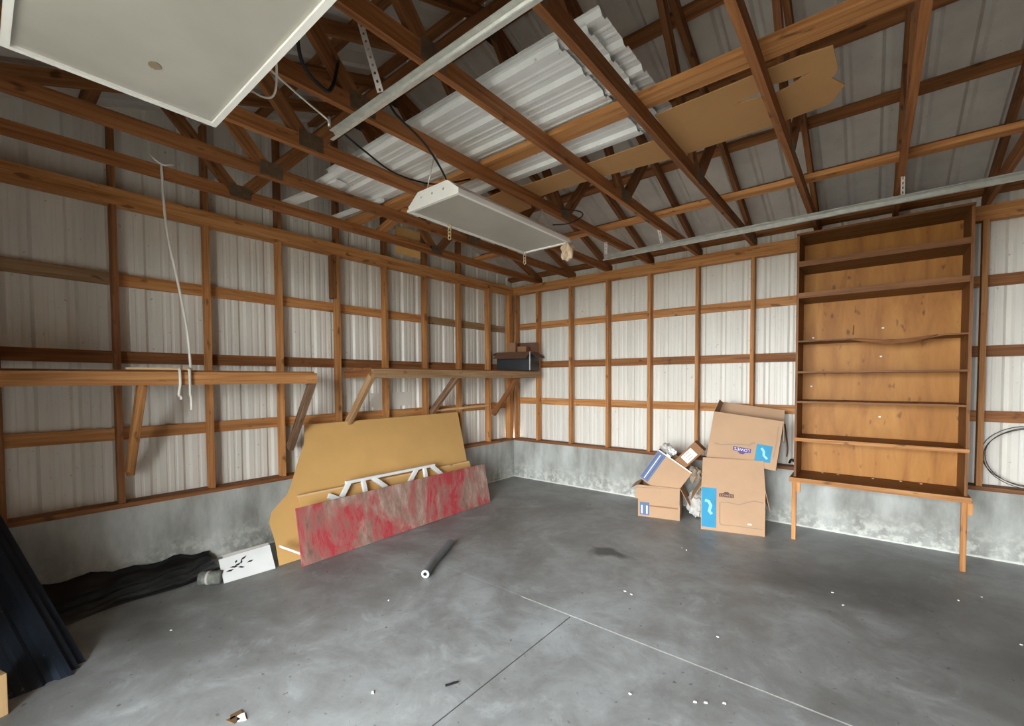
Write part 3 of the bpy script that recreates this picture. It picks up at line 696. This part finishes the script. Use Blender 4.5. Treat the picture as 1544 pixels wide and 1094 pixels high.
for x in (bx0+.0, bx1-.035):
    lg = lumber('leg', (x+.012, byf+.02, 0), (x+.012, byf+.02, .575), .036, .036, MW, BC, upv=(0, 1, 0), bev=.003)
    lumber('leg_cleat', (x+.045, byf+.02, .47), (x+.045, byf+.02, .575), .03, .03, MW, lg, upv=(0, 1, 0))
MDOT = plain('white_dot', srgb(244, 240, 226), .5)
for x, z in ((4.02, 1.99), (4.01, 1.49), (4.57, 2.05), (4.56, 1.78), (4.56, 1.2)): obj('nail_hole', disc(.010, .002, MDOT, 10), BC, (x, -.031, z), (math.pi/2, 0, 0))
for x, y in ((4.12, -.08), (4.25, -.10), (4.52, -.1), (4.72, -.08), (4.86, -.10)): obj('paint_dot', disc(.010, .003, MDOT, 10), BC, (x, y, .6095))
obj('wood_split', mesh('s', [(4.34, -.0305, 2.0), (4.352, -.0305, 2.0), (4.356, -.0305, 2.09), (4.346, -.0305, 2.1)], [(0, 1, 2, 3)], MWD), BC)

# wire hoop on the back wall
wh = thing('wire_coil', 'thin dark wire coil hung on the wall beside the tall shelf unit', 'wire coil', (5.53, .0, .86))
for k, (dx_, dz_) in enumerate(((0, 0), (.012, .01), (-.008, .02))):
    tube('wire_loop', [(5.53+dx_+.27*math.cos(q*2*math.pi/40), .02+.02*k+.01*math.sin(q*.8), .89+dz_+.25*math.sin(q*2*math.pi/40)) for q in range(40)], .0032, MWIRE, wh, 5, True)
tag(tube('black_strap', spline([(3.82, .02, .66), (3.84, .0, .70), (3.87, .0, .685), (3.89, .02, .68), (3.95, .03, .675)]), .012, MBLACK, n=6), 'short black strap lying on the sill behind the tilted moving box', 'strap')

# ------------------------------------------------------------------ things leaning on the left wall
# big tan sheet: foot x .62, top x .055 at z 1.125
def lean(p, x0, x1, z1): return Vector((x0+(x1-x0)*p[1], p[0], z1*p[1]))
V = Vector((.06-.625, 0, 1.125)); U = Vector((0, 1, 0))
out = [(-3.94, 0.002), (-3.93, .16), (-3.945, .30), (-3.91, .37), (-3.75, .47), (-3.70, .53), (-3.60, .68), (-3.48, .85), (-3.435, 1.0), (-2.4, 1.0), (-1.31, 1.0), (-1.38, .72), (-1.47, .36), (-1.56, .002)]
tag(prism('hardboard_sheet', [(p[0]+2.6, p[1]) for p in out], .006, MTAN, frame=((.625, -2.6, 0), U, V)), 'big tan hardboard sheet with a cut corner leaning on the wall under the shelf', 'hardboard')
out = [(-3.69, .0), (-3.68, .98), (-3.0, 1.0), (-1.47, .97), (-1.5, .0)]
V2 = Vector((-.235, 0, .515))
hs = tag(prism('hardboard_strip', [(p[0]+2.6, p[1]) for p in out], .008, MTAN, frame=((.668, -2.6, .004), U, V2)), 'low tan hardboard strip leaning in front of the big tan sheet', 'hardboard')
lumber('edge_batten', (.436, -3.69, .513), (.436, -1.47, .505), .02, .02, MPALE, hs)
# red board
V3 = Vector((-.10, 0, .485)); 
pr = prism_mesh([(-1.22, 0), (1.225, 0), (1.22, .99), (.4, 1.0), (-1.22, .985)], .016, MRED, frame=(Vector((0, 0, 0)), Vector((-.075/2.45, 1, 0)).normalized(), V3))
rbd = tag(obj('red_board', pr, None, (.765, -2.61, .004)), 'long weathered plywood board with worn red paint leaning near the floor', 'board')
box('white_edge', (.60, -1.402, .33), (.667, -1.399, .485), MBONE, None) if False else None
# white rack between them
wr_ = thing('white_rack', 'white painted wooden rack with splayed legs behind the red board', 'rack', (.55, -2.6, .02))
bar0, bar1 = Vector((.50, -3.25, .567)), Vector((.50, -2.11, .567))
lumber('rail', bar0, bar1, .03, .03, MWHITE, wr_, bev=.003)
for (ya, yb) in ((-3.21, -3.31), (-3.06, -3.05), (-2.95, -2.80), (-2.37, -2.50), (-2.265, -2.265), (-2.16, -2.02)):
    lumber('leg', (.50, ya, .567), (.53, yb, .44), .03, .045, MWHITE, wr_, upv=(0, 1, 0), bev=.003)
    
lumber('leg', (.50, -3.43, .475), (.52, -3.33, .42), .03, .05, MWHITE, wr_, upv=(0, 1, 0), bev=.003)
lumber('rear_rail', (.54, -3.40, .40), (.54, -1.98, .40), .03, .06, MWHITE, wr_, bev=.003)
for y in (-3.3, -2.1): lumber('foot', (.60, y, .0), (.56, y, .40), .035, .05, MWHITE, wr_, upv=(0, 1, 0))
# white board with dark print, short white stick
wbx = thing('white_board', 'white board with a dark leafy print standing on the floor by the hardboard', 'board', (.64, -4.16, 0))
fr = (Vector((.635, -4.165, 0)), Vector((.06, 1, 0)).normalized(), Vector((-.12, 0, .17)))
prism('panel', [(-.185, 0), (.185, 0), (.19, 1.0), (-.185, .93)], .014, MWHITE, wbx, frame=fr)
random.seed(3)
nrm = fr[1].cross(fr[2]).normalized(); O2 = fr[0]+nrm*.0078
for (cx_, cz_, L_, a_) in ((-.07, .55, .07, .35), (-.02, .74, .06, .5), (-.10, .50, .06, -.15), (.02, .55, .05, .15), (-.05, .42, .05, -.3), (-.13, .40, .06, .1), (-.04, .62, .035, 1.2), (-.075, .68, .03, .9)):
    ca, sa = math.cos(a_), math.sin(a_)
    pts = [(-L_/2, 0), (-L_*.1, .008), (L_/2, .002), (L_*.1, -.007)]
    prism('leaf_print', [(cx_+p[0]*ca-p[1]*sa, cz_+(p[0]*sa+p[1]*ca)/.208) for p in pts], .0008, MMARK if False else MBLACK, wbx, frame=(O2, fr[1], fr[2]))
prism('rear_panel', [(-.15, 0), (.19, 0), (.19, 1.0), (-.15, .95)], .012, MBONE, wbx, frame=(fr[0]+Vector((-.03, 0, .01)), fr[1], fr[2]))
ws = thing('white_stick', 'short white wood stick with dark smudges leaning against the tan sheet', 'stick', (.68, -3.86, .1))
lumber('stick', (.665, -3.95, .185), (.70, -3.80, .085), .018, .035, MWHITE, ws, upv=(1, 0, 0))
prism('smudge', [(-.03, 0), (0, .006), (.03, .002), (0, -.006)], .001, MBLACK, ws, frame=((.6925, -3.875, .135), Vector((.035, .15, -.10)).normalized(), (0, .55, .83)))
rl = thing('grey_roll', 'small striped grey roll lying next to the white board', 'roll', (.52, -4.40, .05))
tube('roll', [(.50, -4.47, .05), (.60, -4.36, .05)], .05, MCARPET, rl, 14)
tube('band', [(.535, -4.432, .05), (.545, -4.421, .05)], .052, MBONE, rl, 14)
# black plastic sheet along the wall
random.seed(11); nx, ny = 14, 34; vs, fs = [], []
for j in range(ny+1):
    for i in range(nx+1):
        u, w = i/nx, j/ny; y = -5.7+1.42*w
        wd = (.48-.22*w**3)*(1+.12*math.sin(9*w)); x = .03+wd*u
        z = .006+.16*math.exp(-u*7)*(1-.6*w)+abs(.035*math.sin(11*u+9*w)*math.sin(17*w+2*u))*(1-u*.5)+random.uniform(0, .012)
        if i == nx: z = .004
        vs.append((x, y, z))
for j in range(ny):
    for i in range(nx): a = j*(nx+1)+i; fs.append((a, a+1, a+nx+2, a+nx+1))
tp = obj('plastic_sheet', mesh('plastic_sheet', [(v[0]-.2, v[1]+5, v[2]) for v in vs], fs, MTARP, True), None, (.2, -5, 0)); tag(tp, 'crumpled black plastic sheet on the floor along the shelf wall', 'plastic sheet')
so = tp.modifiers.new('thick', 'SOLIDIFY'); so.thickness = .002; so.offset = 1
# navy sheets leaning in the near corner
for k, lab in enumerate(('dark navy ribbed sheet leaning on the wall, innermost of three', 'dark navy ribbed sheet leaning on the wall, middle one of three', 'dark navy ribbed sheet leaning on the wall, outermost of three')):
    V = Vector((-.85, -.26, .69)).normalized(); Uv = Vector((-.06, 1, 0)).normalized(); Uv = (Uv-V*Uv.dot(V)*0).normalized()
    on = Uv.cross(V).normalized(); on = on if on.x < 0 else -on
    A = Vector((1.10+.05*k, -5.20-.03*k, .004))-Uv*.57
    s_ = ribbed('leaning_sheet', A, Uv, V, on, 1.37, MNAVY, None, w=.57); tag(s_, lab, 'metal sheet', 'navy sheets leaning in the corner')
tag(lumber('wood_block', (1.29, -5.515, .0), (1.29, -5.515, .2), .038, .14, MPALE, upv=(1, .3, 0), bev=.003), 'pale cut lumber block standing on end before the navy sheets', 'wood block')
# foam tube on the floor
ft = thing('foam_tube', 'grey foam pipe insulation tube lying on the concrete floor', 'foam tube', (1.6, -3.0, .03))
pts = spline([(1.775, -3.31, .034), (1.66, -3.14, .034), (1.55, -2.94, .034), (1.43, -2.72, .034)]); n_ = 16
vs, fs = [], []
for R, s in ((.034, 1), (.015, -1)):
    m0 = tube_mesh(pts, R, MFOAM, n_, caps=False); b0 = len(vs); vs += [v.co.copy() for v in m0.vertices]; fs += [tuple(b0+i for i in p.vertices) for p in m0.polygons]
m_ = len(pts)
for st in (0, (m_-1)*n_):
    for k in range(n_): a, c = st+k, st+(k+1) % n_; fs.append((a, c, c+m_*n_, a+m_*n_))
obj('tube_wall', mesh('foam', vs, fs, MFOAM, False), ft)
d0 = (pts[0]-pts[1]).normalized(); 
uu = d0.cross(Vector((0, 0, 1))).normalized(); rim = [(math.cos(q*math.pi/10), math.sin(q*math.pi/10)) for q in range(20)]
prism('cut_end', [(a*.031, c*.031) for a, c in rim], .002, MBONE, ft, frame=(pts[0]+d0*.001, uu, (0, 0, 1)), holes=[[(a*.016, c*.016) for a, c in rim]])
# debris
def chip(x, y, s, a, mat, label, name='paint_chip', cat='paint chip', group='pale chips scattered on the floor'):
    me = prism_mesh([(-s, -s*.5), (s*.8, -s*.6), (s, s*.4), (-s*.5, s*.6)], .004, mat)
    return tag(obj(name, me, None, (x, y, .0025), (0, 0, a)), label, cat, group)
random.seed(5)
CH = [(1.847, -3.703), (3.102, -2.519), (3.161, -2.536), (3.153, -1.41), (3.202, -1.432), (4.298, -1.585), (4.367, -1.761), (4.996, -1.173), (5.131, -1.004), (3.794, -2.707), (3.855, -3.353), (3.897, -3.325), (3.968, -3.273), (5.204, -1.674), (1.092, -4.792), (2.573, -4.307), (3.586, -3.501)]
for (x, y) in CH: chip(x, y, random.uniform(.006, .010), random.uniform(0, 3), MPAPER, 'tiny pale paint chip lying on the concrete floor')
for k, (x, y) in enumerate(((2.225, -4.817), (2.20, -4.80), (2.24, -4.79))): chip(x, y, .03, k*1.3+.4, MLEAF if k < 2 else MPAPER, ['curled dry leaf lying beside the white scrap on the floor', 'flat dry brown leaf touching the curled leaf on the floor', 'white paper scrap lying among the dry leaves'][k], 'leaf_scrap' if k < 2 else 'paper_scrap', 'leaf' if k < 2 else 'paper', 'leaf scraps on the floor')
tag(lumber('twig', (2.855, -3.985, .005), (2.825, -4.045, .005), .008, .008, MBLACK), 'short dark twig lying on the floor beside the slab joint', 'twig')
